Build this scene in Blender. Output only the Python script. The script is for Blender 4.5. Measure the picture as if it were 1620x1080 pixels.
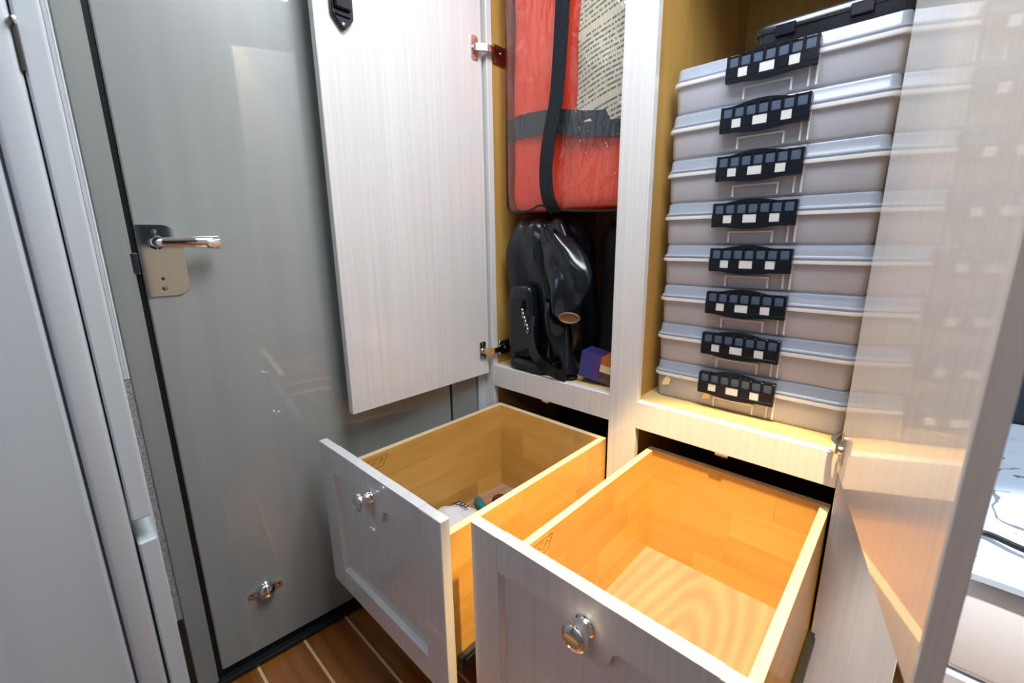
import bpy, bmesh, math, random
from mathutils import Vector, Matrix, noise
random.seed(7)
for o in list(bpy.data.objects): bpy.data.objects.remove(o)
SC = bpy.context.scene
COL = SC.collection
ZO = 0.975            # eye height above the cabin floor; shapes below are given relative to eye height

# ------------------------------------------------------------------ camera
FPX = 694.08
RM = ((0.73042, 0.14651, -0.66710), (0.68290, -0.17355, 0.70960), (-0.01181, -0.97387, -0.22681))
cd = bpy.data.cameras.new('camera'); cam = bpy.data.objects.new('camera', cd); COL.objects.link(cam)
cd.sensor_width = 36; cd.lens = FPX / 1620 * 36; cd.clip_start = 0.01
cx_ = Vector((RM[0][0], RM[1][0], RM[2][0])).normalized()
cz_ = -Vector((RM[0][2], RM[1][2], RM[2][2])).normalized()
cy_ = cz_.cross(cx_).normalized()
cam.matrix_world = Matrix(((cx_.x, cy_.x, cz_.x, .0121), (cx_.y, cy_.y, cz_.y, -.0051), (cx_.z, cy_.z, cz_.z, ZO + .0078), (0, 0, 0, 1)))
cd.dof.use_dof = True; cd.dof.focus_distance = 0.9; cd.dof.aperture_fstop = 4.0
SC.camera = cam

# ------------------------------------------------------------------ world, exposure
w = bpy.data.worlds.new('world'); SC.world = w; w.use_nodes = True
w.node_tree.nodes['Background'].inputs[0].default_value = (0.75, 0.85, 1, 1)
w.node_tree.nodes['Background'].inputs[1].default_value = 0.4
vs = SC.view_settings
vs.view_transform = 'Standard'; vs.look = 'None'; vs.gamma = 1; vs.use_curve_mapping = False
vs.exposure = 0.0

# ------------------------------------------------------------------ added lights, no such fixtures seen
def area(name, loc, size, energy, color, rot=(0, 0, 0)):
    l = bpy.data.lights.new(name, 'AREA'); l.shape = 'RECTANGLE'; l.size, l.size_y = size
    l.energy = energy; l.color = color
    o = bpy.data.objects.new(name, l); COL.objects.link(o)
    o.location = (loc[0], loc[1], loc[2] + ZO); o.rotation_euler = rot
    return o
CEIL = 1.02
area('fill_over_cabinet', (-0.16, 0.49, CEIL - .03), (0.68, 0.44), 20.0, (0.90, 0.95, 1.0))  # added soft fill from above the cabinet front, source unseen
area('fill_behind_camera', (-0.2, -0.9, CEIL - .03), (0.7, 0.5), 3.0, (0.62, 0.66, 1.0))  # weak bluish fill added behind the camera
area('fill_over_bunk', (0.45, 1.72, CEIL - .03), (0.4, 0.5), 16.0, (0.95, 0.97, 1.0))  # fill added over the bunk, source unseen
def spot(name, loc, aim, energy, color, cone, blend):
    l = bpy.data.lights.new(name, 'SPOT'); l.energy = energy; l.color = color
    l.spot_size = math.radians(cone); l.spot_blend = blend; l.shadow_soft_size = 0.022
    o = bpy.data.objects.new(name, l); COL.objects.link(o); a, b = Vector(loc), Vector(aim)
    o.location = a + Vector((0, 0, ZO)); o.rotation_euler = (b - a).to_track_quat('-Z', 'Y').to_euler()
SPOTS = [((0.045, 0.445, 0.90), (-0.215, 0.64, -0.56)), ((0.52, 0.52, 0.90), (0.36, 1.05, -0.68))]
spot('sun_standin_spot', *SPOTS[0], 290, (1.0, 0.67, 0.29), 33, .3)  # warm spot added in place of sunlight on the right drawer
spot('bunk_fill_spot', *SPOTS[1], 260, (1.0, 0.97, 0.93), 30, .3)  # spot added to brighten the white side of the bunk

# ------------------------------------------------------------------ materials
def nt(name):
    m = bpy.data.materials.new(name); m.use_nodes = True
    t = m.node_tree; return m, t, t.nodes['Principled BSDF']
def P(name, col, rough=.5, metal=0, coat=0, coatr=.03, spec=.5, **kw):
    m, t, b = nt(name)
    b.inputs['Base Color'].default_value = (*col, 1); b.inputs['Roughness'].default_value = rough
    b.inputs['Metallic'].default_value = metal; b.inputs['Coat Weight'].default_value = coat
    b.inputs['Coat Roughness'].default_value = coatr; b.inputs['Specular IOR Level'].default_value = spec
    for k, v in kw.items(): b.inputs[k].default_value = v
    return m
def grain(name, c0, c1, scale, rough=.3, coat=.5, coatr=.04, rand=0, detail=4, lo=.3, hi=.7, dist=0.0, bump=0, wave=None, spec=.5):
    m, t, b = nt(name); N = t.nodes; L = t.links
    tc = N.new('ShaderNodeTexCoord'); mp = N.new('ShaderNodeMapping'); mp.inputs['Scale'].default_value = scale
    L.new(tc.outputs['Object'], mp.inputs[0])
    oi = N.new('ShaderNodeObjectInfo')
    if rand:
        va = N.new('ShaderNodeVectorMath'); va.operation = 'SCALE'; va.inputs[0].default_value = (37, 51, 29)
        L.new(oi.outputs['Random'], va.inputs['Scale'])
        L.new(va.outputs[0], mp.inputs['Location'])
    no = N.new('ShaderNodeTexNoise'); no.inputs['Scale'].default_value = 1; no.inputs['Detail'].default_value = detail
    no.inputs['Distortion'].default_value = dist
    L.new(mp.outputs[0], no.inputs[0])
    cr = N.new('ShaderNodeValToRGB'); cr.color_ramp.elements[0].position = lo; cr.color_ramp.elements[1].position = hi
    cr.color_ramp.elements[0].color = (*c0, 1); cr.color_ramp.elements[1].color = (*c1, 1)
    L.new(no.outputs[0], cr.inputs[0]); out = cr.outputs[0]
    if wave:
        wv = N.new('ShaderNodeTexWave'); wv.wave_type = 'RINGS'; wv.rings_direction = 'Z'; wv.inputs['Scale'].default_value = wave[0]
        wv.inputs['Distortion'].default_value = wave[1]; wv.inputs['Detail'].default_value = 2; wv.inputs['Detail Scale'].default_value = 1.2
        mp2 = N.new('ShaderNodeMapping'); mp2.inputs['Scale'].default_value = wave[2]
        L.new(tc.outputs['Object'], mp2.inputs[0]); L.new(mp2.outputs[0], wv.inputs[0])
        mx = N.new('ShaderNodeMix'); mx.data_type = 'RGBA'; mx.blend_type = 'MULTIPLY'; mx.inputs['Factor'].default_value = wave[3]
        L.new(out, mx.inputs['A']); L.new(wv.outputs['Color'], mx.inputs['B']); out = mx.outputs['Result']
    if rand:
        hs = N.new('ShaderNodeHueSaturation'); mr = N.new('ShaderNodeMapRange')
        mr.inputs['To Min'].default_value = 1 - rand; mr.inputs['To Max'].default_value = 1 + rand * .6
        L.new(oi.outputs['Random'], mr.inputs[0]); L.new(mr.outputs[0], hs.inputs['Value']); L.new(out, hs.inputs['Color']); out = hs.outputs[0]
    L.new(out, b.inputs['Base Color'])
    b.inputs['Roughness'].default_value = rough; b.inputs['Coat Weight'].default_value = coat; b.inputs['Coat Roughness'].default_value = coatr
    b.inputs['Specular IOR Level'].default_value = spec
    if bump:
        bp = N.new('ShaderNodeBump'); bp.inputs['Strength'].default_value = bump; bp.inputs['Distance'].default_value = .002
        L.new(no.outputs[0], bp.inputs['Height']); L.new(bp.outputs[0], b.inputs['Normal'])
    return m
M = {}
M['lacquer'] = grain('white_washed_lacquer', (.625, .625, .62), (.70, .70, .695), (170, 170, 1.8), rough=.32, coat=.75, coatr=.03, lo=.25, hi=.65)
M['lacquer_plain'] = grain('pale_lacquer', (.48, .54, .58), (.53, .59, .63), (30, 30, 1.2), rough=.35, coat=.4, coatr=.06)
M['grey'] = grain('grey_gloss', (.27, .295, .295), (.31, .335, .33), (18, 18, 1.0), rough=.35, coat=1, coatr=.025, detail=2)
M['grey_dull'] = grain('grey_frame', (.24, .26, .255), (.28, .30, .295), (25, 25, 1.5), rough=.4, coat=.35, coatr=.1)
M['black'] = P('black_rubber', (.008, .009, .010), .35, spec=.3)
M['black_gloss'] = P('black_gloss', (.012, .015, .018), .16)
M['black_plastic'] = P('black_plastic', (.008, .010, .014), .2, spec=.3)
M['chrome'] = P('chrome', (.86, .86, .85), .05, 1)
M['nickel'] = P('nickel', (.62, .60, .56), .22, 1)
M['steel'] = P('runner_steel', (.07, .066, .062), .4, .8)
M['groove'] = P('groove_shadow_gap', (.10, .10, .14), .6)
M['slotdark'] = P('slot_dark', (.03, .028, .025), .5)
M['ply'] = grain('birch_plywood', (.40, .225, .05), (.54, .33, .09), (14, 14, 1.5), rough=.4, coat=.25, coatr=.12, dist=.6)
M['plyfloor'] = grain('shelf_plywood', (.55, .38, .15), (.66, .48, .22), (2, 14, 14), rough=.4, coat=.2, coatr=.15)
M['stave'] = grain('birch_stave', (.60, .335, .07), (.71, .425, .105), (30, 4, 30), rough=.4, coat=.3, coatr=.12, rand=.16)
M['stave_x'] = grain('birch_stave_cross', (.60, .335, .07), (.71, .425, .105), (4, 30, 30), rough=.4, coat=.3, coatr=.12, rand=.16)
M['edge'] = grain('birch_edge', (.66, .50, .28), (.76, .60, .36), (20, 6, 60), rough=.45, coat=.2, coatr=.15)
M['dbottom'] = grain('drawer_bottom_plywood', (.40, .225, .125), (.48, .285, .165), (10, 3, 10), rough=.45, coat=.2, coatr=.2, wave=(8, 3.2, (1.5, .42, 1), .2))
M['teak'] = grain('teak', (.19, .056, .008), (.35, .125, .02), (3, 38, 38), rough=.25, coat=.6, coatr=.08, rand=.2)
M['holly'] = P('holly_strip', (.72, .50, .27), .35, coat=.5)
M['wall'] = P('cabin_wall', (.24, .25, .29), .5)
M['navy'] = P('navy_door', (.012, .018, .035), .3)
M['cream'] = P('cream_panel', (.62, .52, .38), .4)
M['ceil'] = P('headliner', (.72, .72, .71), .6)
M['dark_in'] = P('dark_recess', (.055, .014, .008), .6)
M['latch_strip'] = P('latch_strip_plastic', (.07, .10, .15), .25)
M['slate'] = P('slate_upholstery', (.055, .075, .09), .6)
M['stamp'] = P('burnt_stamp', (.20, .075, .015), .6)
M['scrap'] = P('beige_scrap', (.80, .62, .36), .6)
M['blue_tint'] = P('teal_plastic', (.01, .20, .22), .25)
M['maroon'] = P('maroon_plastic', (.10, .02, .02), .4)
M['paper'] = P('paper_white', (.75, .77, .78), .5)
M['ink'] = P('ink', (.02, .025, .035), .5)
M['webbing'] = grain('black_webbing', (.008, .010, .014), (.016, .02, .026), (300, 300, 60), rough=.6, coat=0, spec=.15)
M['vinyl'] = grain('black_vinyl', (.004, .006, .009), (.009, .012, .016), (20, 20, 20), rough=.17, coat=0, bump=.35, spec=.45)
M['fabric_dark'] = grain('black_nylon', (.004, .005, .006), (.010, .011, .012), (40, 40, 40), rough=.6, coat=0)
M['tan'] = P('tan_lining', (.22, .12, .06), .6)
M['jacket'] = grain('orange_red_cloth', (.86, .05, .02), (.95, .12, .06), (7, 7, 5), rough=.65, coat=0, bump=.5, spec=.2)
M['band'] = P('slate_band', (.03, .04, .055), .5, spec=.2)
M['indigo'] = P('indigo_card', (.035, .035, .17), .35, coat=.3)
M['violet'] = P('violet_card', (.075, .03, .16), .35, coat=.3)
M['orange_card'] = P('orange_card', (.45, .13, .03), .4)
M['cream_card'] = P('cream_card', (.70, .55, .33), .4)
M['brown_card'] = grain('brown_print', (.03, .018, .015), (.14, .08, .06), (40, 40, 120), rough=.5, coat=0)
M['carpet'] = grain('grey_carpet', (.16, .16, .16), (.42, .42, .41), (260, 260, 260), rough=.95, coat=0, bump=1)
M['white_trim'] = P('white_trim', (.80, .84, .86), .3, coat=.4)
M['emit'] = None
def emis(name, col, s):
    m, t, b = nt(name); b.inputs['Base Color'].default_value = (.8, .8, .8, 1)
    b.inputs['Emission Color'].default_value = (*col, 1); b.inputs['Emission Strength'].default_value = s; return m
M['diff_cool'] = emis('cool_fill_glow', (.86, .93, 1), 3)  # glow of the made-up panels and the bunk spot
M['diff_warm'] = emis('warm_fill_glow', (1, .8, .5), 8)  # glow of the made-up drawer spot
def translucent(name, col, tr, rough):
    m, t, b = nt(name); N = t.nodes; L = t.links
    b.inputs['Base Color'].default_value = (*col, 1); b.inputs['Roughness'].default_value = rough
    b.inputs['Coat Weight'].default_value = .3; b.inputs['Coat Roughness'].default_value = .1
    tl = N.new('ShaderNodeBsdfTranslucent'); tl.inputs[0].default_value = (*col, 1)
    tp = N.new('ShaderNodeBsdfTransparent'); tp.inputs[0].default_value = (.96, .97, 1, 1)
    m1 = N.new('ShaderNodeMixShader'); m1.inputs[0].default_value = .35
    m2 = N.new('ShaderNodeMixShader'); m2.inputs[0].default_value = tr
    L.new(b.outputs[0], m1.inputs[1]); L.new(tl.outputs[0], m1.inputs[2])
    L.new(m1.outputs[0], m2.inputs[1]); L.new(tp.outputs[0], m2.inputs[2])
    L.new(m2.outputs[0], N['Material Output'].inputs[0]); return m
M['box_body'] = translucent('frosted_plastic', (.80, .82, .88), .42, .22)
M['box_lid'] = translucent('frosted_lid', (.50, .56, .67), .22, .22)
M['box_rib'] = translucent('frosted_rib', (.90, .90, .90), .05, .3)
def clearwrap():
    m, t, b = nt('clear_wrap'); N = t.nodes; L = t.links
    g = N.new('ShaderNodeBsdfGlossy'); g.inputs['Roughness'].default_value = .07
    tp = N.new('ShaderNodeBsdfTransparent'); mx = N.new('ShaderNodeMixShader')
    lw = N.new('ShaderNodeLayerWeight'); lw.inputs[0].default_value = .25
    mr = N.new('ShaderNodeMapRange'); mr.inputs['To Min'].default_value = .09; mr.inputs['To Max'].default_value = .5
    L.new(lw.outputs['Fresnel'], mr.inputs[0]); L.new(mr.outputs[0], mx.inputs[0])
    L.new(tp.outputs[0], mx.inputs[1]); L.new(g.outputs[0], mx.inputs[2]); L.new(mx.outputs[0], N['Material Output'].inputs[0])
    no = N.new('ShaderNodeTexNoise'); no.inputs['Scale'].default_value = 16; no.inputs['Detail'].default_value = 3; no.inputs['Distortion'].default_value = 1.2
    tc = N.new('ShaderNodeTexCoord'); mp = N.new('ShaderNodeMapping'); mp.inputs['Scale'].default_value = (1.6, 1, .8); mp.inputs['Rotation'].default_value = (0, .9, 0)
    L.new(tc.outputs['Object'], mp.inputs[0]); L.new(mp.outputs[0], no.inputs[0])
    bp = N.new('ShaderNodeBump'); bp.inputs['Strength'].default_value = .9; bp.inputs['Distance'].default_value = .012
    L.new(no.outputs[0], bp.inputs['Height']); L.new(bp.outputs[0], g.inputs['Normal']); return m
M['wrap'] = clearwrap()
def printed():
    m, t, b = nt('printed_label'); N = t.nodes; L = t.links
    tc = N.new('ShaderNodeTexCoord'); mp = N.new('ShaderNodeMapping')
    mp.inputs['Rotation'].default_value = (0, math.radians(14), 0)
    L.new(tc.outputs['Object'], mp.inputs[0])
    sx = N.new('ShaderNodeSeparateXYZ'); L.new(mp.outputs[0], sx.inputs[0])
    def mth(op, a, b_=None, c=None):
        n = N.new('ShaderNodeMath'); n.operation = op
        for i, v in enumerate((a, b_, c)):
            if v is None: continue
            if isinstance(v, (int, float)): n.inputs[i].default_value = v
            else: L.new(v, n.inputs[i])
        return n.outputs[0]
    row = mth('MULTIPLY', sx.outputs['Z'], 95); fr = mth('FRACT', row); fl = mth('FLOOR', row)
    lines = mth('LESS_THAN', fr, .42)
    cb = N.new('ShaderNodeCombineXYZ'); L.new(mth('MULTIPLY', sx.outputs['X'], 260), cb.inputs[0]); L.new(mth('MULTIPLY', fl, 7.3), cb.inputs[1])
    n1 = N.new('ShaderNodeTexNoise'); n1.inputs['Scale'].default_value = 1; n1.inputs['Detail'].default_value = 1; L.new(cb.outputs[0], n1.inputs[0])
    gaps = mth('GREATER_THAN', n1.outputs[0], .44)
    cb2 = N.new('ShaderNodeCombineXYZ'); L.new(mth('MULTIPLY', fl, .33), cb2.inputs[0])
    n2 = N.new('ShaderNodeTexNoise'); n2.inputs['Scale'].default_value = 1.7; L.new(cb2.outputs[0], n2.inputs[0])
    para = mth('GREATER_THAN', n2.outputs[0], .42)
    ink = mth('MULTIPLY', mth('MULTIPLY', lines, gaps), para)
    mx = N.new('ShaderNodeMix'); mx.data_type = 'RGBA'; L.new(ink, mx.inputs['Factor'])
    mx.inputs['A'].default_value = (.70, .64, .50, 1); mx.inputs['B'].default_value = (.16, .15, .13, 1)
    L.new(mx.outputs['Result'], b.inputs['Base Color']); b.inputs['Roughness'].default_value = .55; return m
M['label'] = printed()
def quilt_mat():
    m, t, b = nt('quilt_print'); N = t.nodes; L = t.links
    tc = N.new('ShaderNodeTexCoord')
    wv = N.new('ShaderNodeTexWave'); wv.inputs['Scale'].default_value = 6; wv.inputs['Distortion'].default_value = 9; wv.inputs['Detail'].default_value = 1; wv.inputs['Detail Scale'].default_value = 2.2
    L.new(tc.outputs['Object'], wv.inputs[0])
    n = N.new('ShaderNodeTexNoise'); n.inputs['Scale'].default_value = 9; L.new(tc.outputs['Object'], n.inputs[0])
    def mth(op, a, b_):
        k = N.new('ShaderNodeMath'); k.operation = op; L.new(a, k.inputs[0])
        if isinstance(b_, float): k.inputs[1].default_value = b_
        else: L.new(b_, k.inputs[1])
        return k.outputs[0]
    ink = mth('MULTIPLY', mth('GREATER_THAN', wv.outputs['Fac'], .94), mth('GREATER_THAN', n.outputs[0], .52))
    mx = N.new('ShaderNodeMix'); mx.data_type = 'RGBA'; L.new(ink, mx.inputs['Factor'])
    mx.inputs['A'].default_value = (.47, .57, .70, 1); mx.inputs['B'].default_value = (.10, .12, .17, 1)
    L.new(mx.outputs['Result'], b.inputs['Base Color']); b.inputs['Roughness'].default_value = .85; return m
M['quilt'] = quilt_mat()

# ------------------------------------------------------------------ mesh helpers
def merge(bm, t):
    me = bpy.data.meshes.new('tmp'); t.to_mesh(me); t.free(); bm.from_mesh(me); bpy.data.meshes.remove(me)
def box(bm, x0, x1, y0, y1, z0, z1, bev=0, seg=1, mtx=None):
    t = bmesh.new(); bmesh.ops.create_cube(t, size=1)
    for v in t.verts:
        v.co = Vector((x0 + (v.co.x + .5) * (x1 - x0), y0 + (v.co.y + .5) * (y1 - y0), z0 + (v.co.z + .5) * (z1 - z0)))
    if bev: bmesh.ops.bevel(t, geom=list(t.edges), offset=bev, segments=seg, affect='EDGES', profile=.5)
    if mtx: bmesh.ops.transform(t, matrix=mtx, verts=t.verts)
    merge(bm, t); return bm
def nb(*a, **k): return box(bmesh.new(), *a, **k)
def frame_axes(d):
    d = Vector(d).normalized(); u = d.orthogonal().normalized(); return d, u, d.cross(u)
def lathe(bm, prof, o, d, seg=20, mtx=None):
    """prof: (radius, distance along d)"""
    d, u, v = frame_axes(d); o = Vector(o); t = bmesh.new(); rings = []
    for r, h in prof:
        if r < 1e-6: rings.append([t.verts.new(o + d * h)])
        else: rings.append([t.verts.new(o + d * h + (u * math.cos(2 * math.pi * k / seg) + v * math.sin(2 * math.pi * k / seg)) * r) for k in range(seg)])
    for a, b in zip(rings, rings[1:]):
        for k in range(seg):
            k2 = (k + 1) % seg
            if len(a) == 1 and len(b) == 1: continue
            if len(a) == 1: t.faces.new((a[0], b[k], b[k2]))
            elif len(b) == 1: t.faces.new((a[k], a[k2], b[0]))
            else: t.faces.new((a[k], a[k2], b[k2], b[k]))
    bmesh.ops.recalc_face_normals(t, faces=t.faces)
    if mtx: bmesh.ops.transform(t, matrix=mtx, verts=t.verts)
    merge(bm, t); return bm
def smoothpts(pts, n=8):
    pts = [Vector(p) for p in pts]; P_ = [pts[0] * 2 - pts[1]] + pts + [pts[-1] * 2 - pts[-2]]; out = []
    for i in range(1, len(P_) - 2):
        for k in range(n):
            t = k / n; a, b, c, d = P_[i - 1], P_[i], P_[i + 1], P_[i + 2]
            out.append(.5 * ((2 * b) + (c - a) * t + (2 * a - 5 * b + 4 * c - d) * t * t + (3 * b - a - 3 * c + d) * t ** 3))
    out.append(pts[-1]); return out
def tube(bm, pts, r, seg=10, caps=True, flat=None):
    """r: number or function of 0..1; flat=(axis vector, factor) squashes the section"""
    t = bmesh.new(); n = len(pts); rings = []; pts = [Vector(p) for p in pts]; u = None
    for i, p in enumerate(pts):
        d = (pts[min(i + 1, n - 1)] - pts[max(i - 1, 0)]).normalized()
        if u is None: u = d.orthogonal().normalized()
        u = (u - d * u.dot(d)).normalized(); v = d.cross(u)
        rr = r(i / (n - 1)) if callable(r) else r; ring = []
        for k in range(seg):
            a = 2 * math.pi * k / seg; off = (u * math.cos(a) + v * math.sin(a)) * rr
            if flat: off = off - Vector(flat[0]) * off.dot(Vector(flat[0])) * (1 - flat[1])
            ring.append(t.verts.new(p + off))
        rings.append(ring)
    for a, b in zip(rings, rings[1:]):
        for k in range(seg): t.faces.new((a[k], a[(k + 1) % seg], b[(k + 1) % seg], b[k]))
    if caps: t.faces.new(rings[0]); t.faces.new(rings[-1])
    bmesh.ops.recalc_face_normals(t, faces=t.faces); merge(bm, t); return bm
def ribbon(bm, pts, wdir, wd, th):
    """a strap: section wd along wdir(i), th thick"""
    t = bmesh.new(); pts = [Vector(p) for p in pts]; n = len(pts); rings = []
    for i, p in enumerate(pts):
        d = (pts[min(i + 1, n - 1)] - pts[max(i - 1, 0)]).normalized()
        u = Vector(wdir(i / (n - 1)) if callable(wdir) else wdir); u = (u - d * u.dot(d)).normalized(); v = d.cross(u)
        rings.append([t.verts.new(p + u * (sx * wd / 2) + v * (sy * th / 2)) for sx, sy in ((-1, -1), (1, -1), (1, 1), (-1, 1))])
    for a, b in zip(rings, rings[1:]):
        for k in range(4): t.faces.new((a[k], a[(k + 1) % 4], b[(k + 1) % 4], b[k]))
    t.faces.new(rings[0]); t.faces.new(rings[-1])
    bmesh.ops.recalc_face_normals(t, faces=t.faces); merge(bm, t); return bm
def prism(bm, pts, O, U, V, depth, bev=0):
    """polygon pts (u,v) on plane O+uU+vV, extruded by depth vector"""
    t = bmesh.new(); O, U, V = Vector(O), Vector(U), Vector(V)
    f = t.faces.new([t.verts.new(O + U * a + V * b) for a, b in pts])
    g = bmesh.ops.extrude_face_region(t, geom=[f])
    bmesh.ops.translate(t, vec=Vector(depth), verts=[e for e in g['geom'] if isinstance(e, bmesh.types.BMVert)])
    bmesh.ops.recalc_face_normals(t, faces=t.faces)
    if bev:
        bmesh.ops.bevel(t, geom=[e for e in t.edges if e.calc_face_angle(0) > .6], offset=bev, segments=2, affect='EDGES')
    merge(bm, t); return bm
def rr_pts(x0, x1, y0, y1, r, seg=5):
    """rounded rectangle; r may be 4 radii (x1y1, x0y1, x0y0, x1y0)"""
    if not isinstance(r, (tuple, list)): r = (r,) * 4
    out = []
    for (cx, cy, sx, sy, a0), q in zip(((x1, y1, -1, -1, 0), (x0, y1, 1, -1, 90), (x0, y0, 1, 1, 180), (x1, y0, -1, 1, 270)), r):
        if q <= 0: out.append((cx, cy)); continue
        for k in range(seg + 1):
            a = math.radians(a0 + 90 * k / seg); out.append((cx + sx * q + q * math.cos(a), cy + sy * q + q * math.sin(a)))
    return out
def loft(bm, hx, hy, r, secs, c=(0, 0), cap0=True, cap1=True):
    t = bmesh.new(); rings = []
    for ins, z in secs:
        rings.append([t.verts.new((c[0] + a, c[1] + b, z)) for a, b in rr_pts(-hx + ins, hx - ins, -hy + ins, hy - ins, max(r - ins, .003))])
    n = len(rings[0])
    for a, b in zip(rings, rings[1:]):
        for k in range(n): t.faces.new((a[k], a[(k + 1) % n], b[(k + 1) % n], b[k]))
    if cap0: t.faces.new(rings[0])
    if cap1: t.faces.new(rings[-1])
    bmesh.ops.recalc_face_normals(t, faces=t.faces); merge(bm, t); return bm
def blob(bm, c, h, e=(.5, .5), seg=40, rings=28, fn=None):
    """superellipsoid with an optional displacement fn(point, unit) -> offset vector"""
    t = bmesh.new(); c = Vector(c); sp_ = lambda a, p: math.copysign(abs(a) ** p, a); R_ = []
    for i in range(rings + 1):
        ph = -math.pi / 2 + math.pi * i / rings; row = []
        for k in range(seg):
            th = 2 * math.pi * k / seg
            u = Vector((sp_(math.cos(ph), e[0]) * sp_(math.cos(th), e[1]), sp_(math.cos(ph), e[0]) * sp_(math.sin(th), e[1]), sp_(math.sin(ph), e[0])))
            p = c + Vector((u.x * h[0], u.y * h[1], u.z * h[2]))
            if fn: p = p + fn(p, u)
            row.append(t.verts.new(p))
            if i in (0, rings): break
        R_.append(row)
    for a, b in zip(R_, R_[1:]):
        for k in range(seg):
            k2 = (k + 1) % seg
            if len(a) == 1: t.faces.new((a[0], b[k2], b[k]))
            elif len(b) == 1: t.faces.new((a[k], a[k2], b[0]))
            else: t.faces.new((a[k], a[k2], b[k2], b[k]))
    bmesh.ops.recalc_face_normals(t, faces=t.faces); merge(bm, t); return bm
WLOC = {}
def mk(name, bm, mat, parent=None, smooth=False, label=None, cat=None, group=None, kind=None):
    for v in bm.verts: v.co.z += ZO
    xs = [v.co.x for v in bm.verts]; ys = [v.co.y for v in bm.verts]; zs = [v.co.z for v in bm.verts]
    o0 = Vector(((min(xs) + max(xs)) / 2, (min(ys) + max(ys)) / 2, min(zs)))
    for v in bm.verts: v.co -= o0
    me = bpy.data.meshes.new(name); bm.to_mesh(me); bm.free()
    if smooth: me.shade_smooth(); me.set_sharp_from_angle(angle=math.radians(38))
    me.materials.append(M[mat] if isinstance(mat, str) else mat)
    o = bpy.data.objects.new(name, me); COL.objects.link(o); WLOC[o] = o0
    o.location = o0
    if parent: o.parent = parent; o.location = o0 - WLOC[parent]
    tag(o, label, cat, group, kind); return o
def tag(o, label=None, cat=None, group=None, kind=None):
    for k, v in (('label', label), ('category', cat), ('group', group), ('kind', kind)):
        if v: o[k] = v
    return o
def thing(name, loc, label, cat, group=None):
    o = bpy.data.objects.new(name, None); COL.objects.link(o); o.empty_display_size = .05
    o.location = (loc[0], loc[1], loc[2] + ZO); WLOC[o] = Vector(o.location); tag(o, label, cat, group); return o
def clone(o, off, parent=None, **kw):
    c = o.copy(); COL.objects.link(c); WLOC[c] = WLOC[o] + Vector(off)
    c.location = WLOC[c] - (WLOC[parent] if parent else Vector()); c.parent = parent
    for k, v in kw.items(): c[k] = v
    return c
FLOOR = -ZO

# ------------------------------------------------------------------ room shell
X0, X1, Y0, Y1 = -1.30, 1.75, -1.45, 2.05
floor = mk('floor', nb(X0, X1, Y0, Y1, FLOOR - .05, FLOOR - .008), 'dark_in', kind='structure')
pitch = .1045; seam = .006; y = .398 - pitch * 17
pl = None; st = None
while y < Y1 - .1:
    a, b_ = y + seam / 2, y + pitch - seam / 2
    if a > Y0:
        if pl is None:
            pl = mk('plank', nb(X0, X1, a, b_, FLOOR - .008, FLOOR, bev=.0006), 'teak', floor)
            st = mk('seam_strip', nb(X0, X1, y - seam / 2 + .0001, y + seam / 2 - .0001, FLOOR - .008, FLOOR - .0004), 'holly', floor); yb = y
        else:
            clone(pl, (0, y - yb, 0), floor); clone(st, (0, y - yb, 0), floor)
    y += pitch
mk('ceiling', nb(X0, X1, Y0, Y1, CEIL, CEIL + .04), 'ceil', kind='structure')
mk('wall_back', nb(X0, X1, Y0 - .04, Y0, FLOOR, CEIL), 'wall', kind='structure')
mk('wall_right', nb(X1, X1 + .04, Y0, Y1, FLOOR, CEIL), 'wall', kind='structure')
mk('wall_front', nb(X0, X1, Y1, Y1 + .04, FLOOR, CEIL), 'slate', kind='structure')

mk('door_2', nb(X1 - .03, X1 - .001, -.75, -.02, FLOOR, .93, .004), 'navy', kind='structure', label='unseen dark navy door added on the far right bulkhead for reflections')  # unseen bulkhead panels, added for reflections in the chrome plate and grey door
mk('trim_10', nb(X1 - .025, X1 - .001, .0, 1.0, FLOOR, -.02, .004), 'cream', kind='structure', label='unseen cream wainscot panel added on the right bulkhead for reflections')
mk('trim_12', nb(X1 - .02, X1 - .001, .0, .165, .0, CEIL, .004), 'navy', kind='structure', label='unseen navy upper strip added beside the navy door for reflections')
mk('trim_11', nb(X1 - .02, X1 - .001, .17, 1.0, .0, CEIL, .004), 'ceil', kind='structure', label='unseen white upper panel added on the right bulkhead for reflections')
# left bulkhead, turned five degrees; local frame: s along it (about +Y), n into the room
TH = math.radians(5)
MW = Matrix.Translation((-1.0, .44, 0)) @ Matrix.Rotation(-TH, 4, 'Z')
def wb(n0, n1, s0, s1, z0, z1, bev=0): return nb(n0, n1, s0 - .44, s1 - .44, z0, z1, bev=bev, mtx=MW)
def wp(n, s, z): return MW @ Vector((n, s - .44, z))
WU = MW.to_3x3() @ Vector((0, 1, 0)); WN = MW.to_3x3() @ Vector((1, 0, 0))
mk('wall_left', wb(-.10, -.045, -1.9, 1.7, FLOOR, CEIL), 'grey_dull', kind='structure')
mk('trim_1', wb(-.045, .004, .0755,   .113, FLOOR, CEIL, .002), 'grey_dull', kind='structure', label='grey metal jamb left of the gloss door')
mk('trim_2', wb(-.045, -.006, .113, .122, FLOOR, CEIL), 'black', kind='structure', label='black rubber gasket along the grey door')
mk('trim_3', wb(-.045, -.008, .7725, .778, FLOOR, CEIL), 'black', kind='structure', label='black gap at the far edge of the grey door')
mk('trim_4', wb(-.045, .002, .778, .868, FLOOR, CEIL, .0015), 'grey_dull', kind='structure', label='grey jamb between the gloss door and the cabinet')
mk('trim_5', wb(-.045, .004, .874, .99, FLOOR, CEIL, .0015), 'lacquer_plain', kind='structure', label='pale filler strip beside the cabinet')
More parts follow.
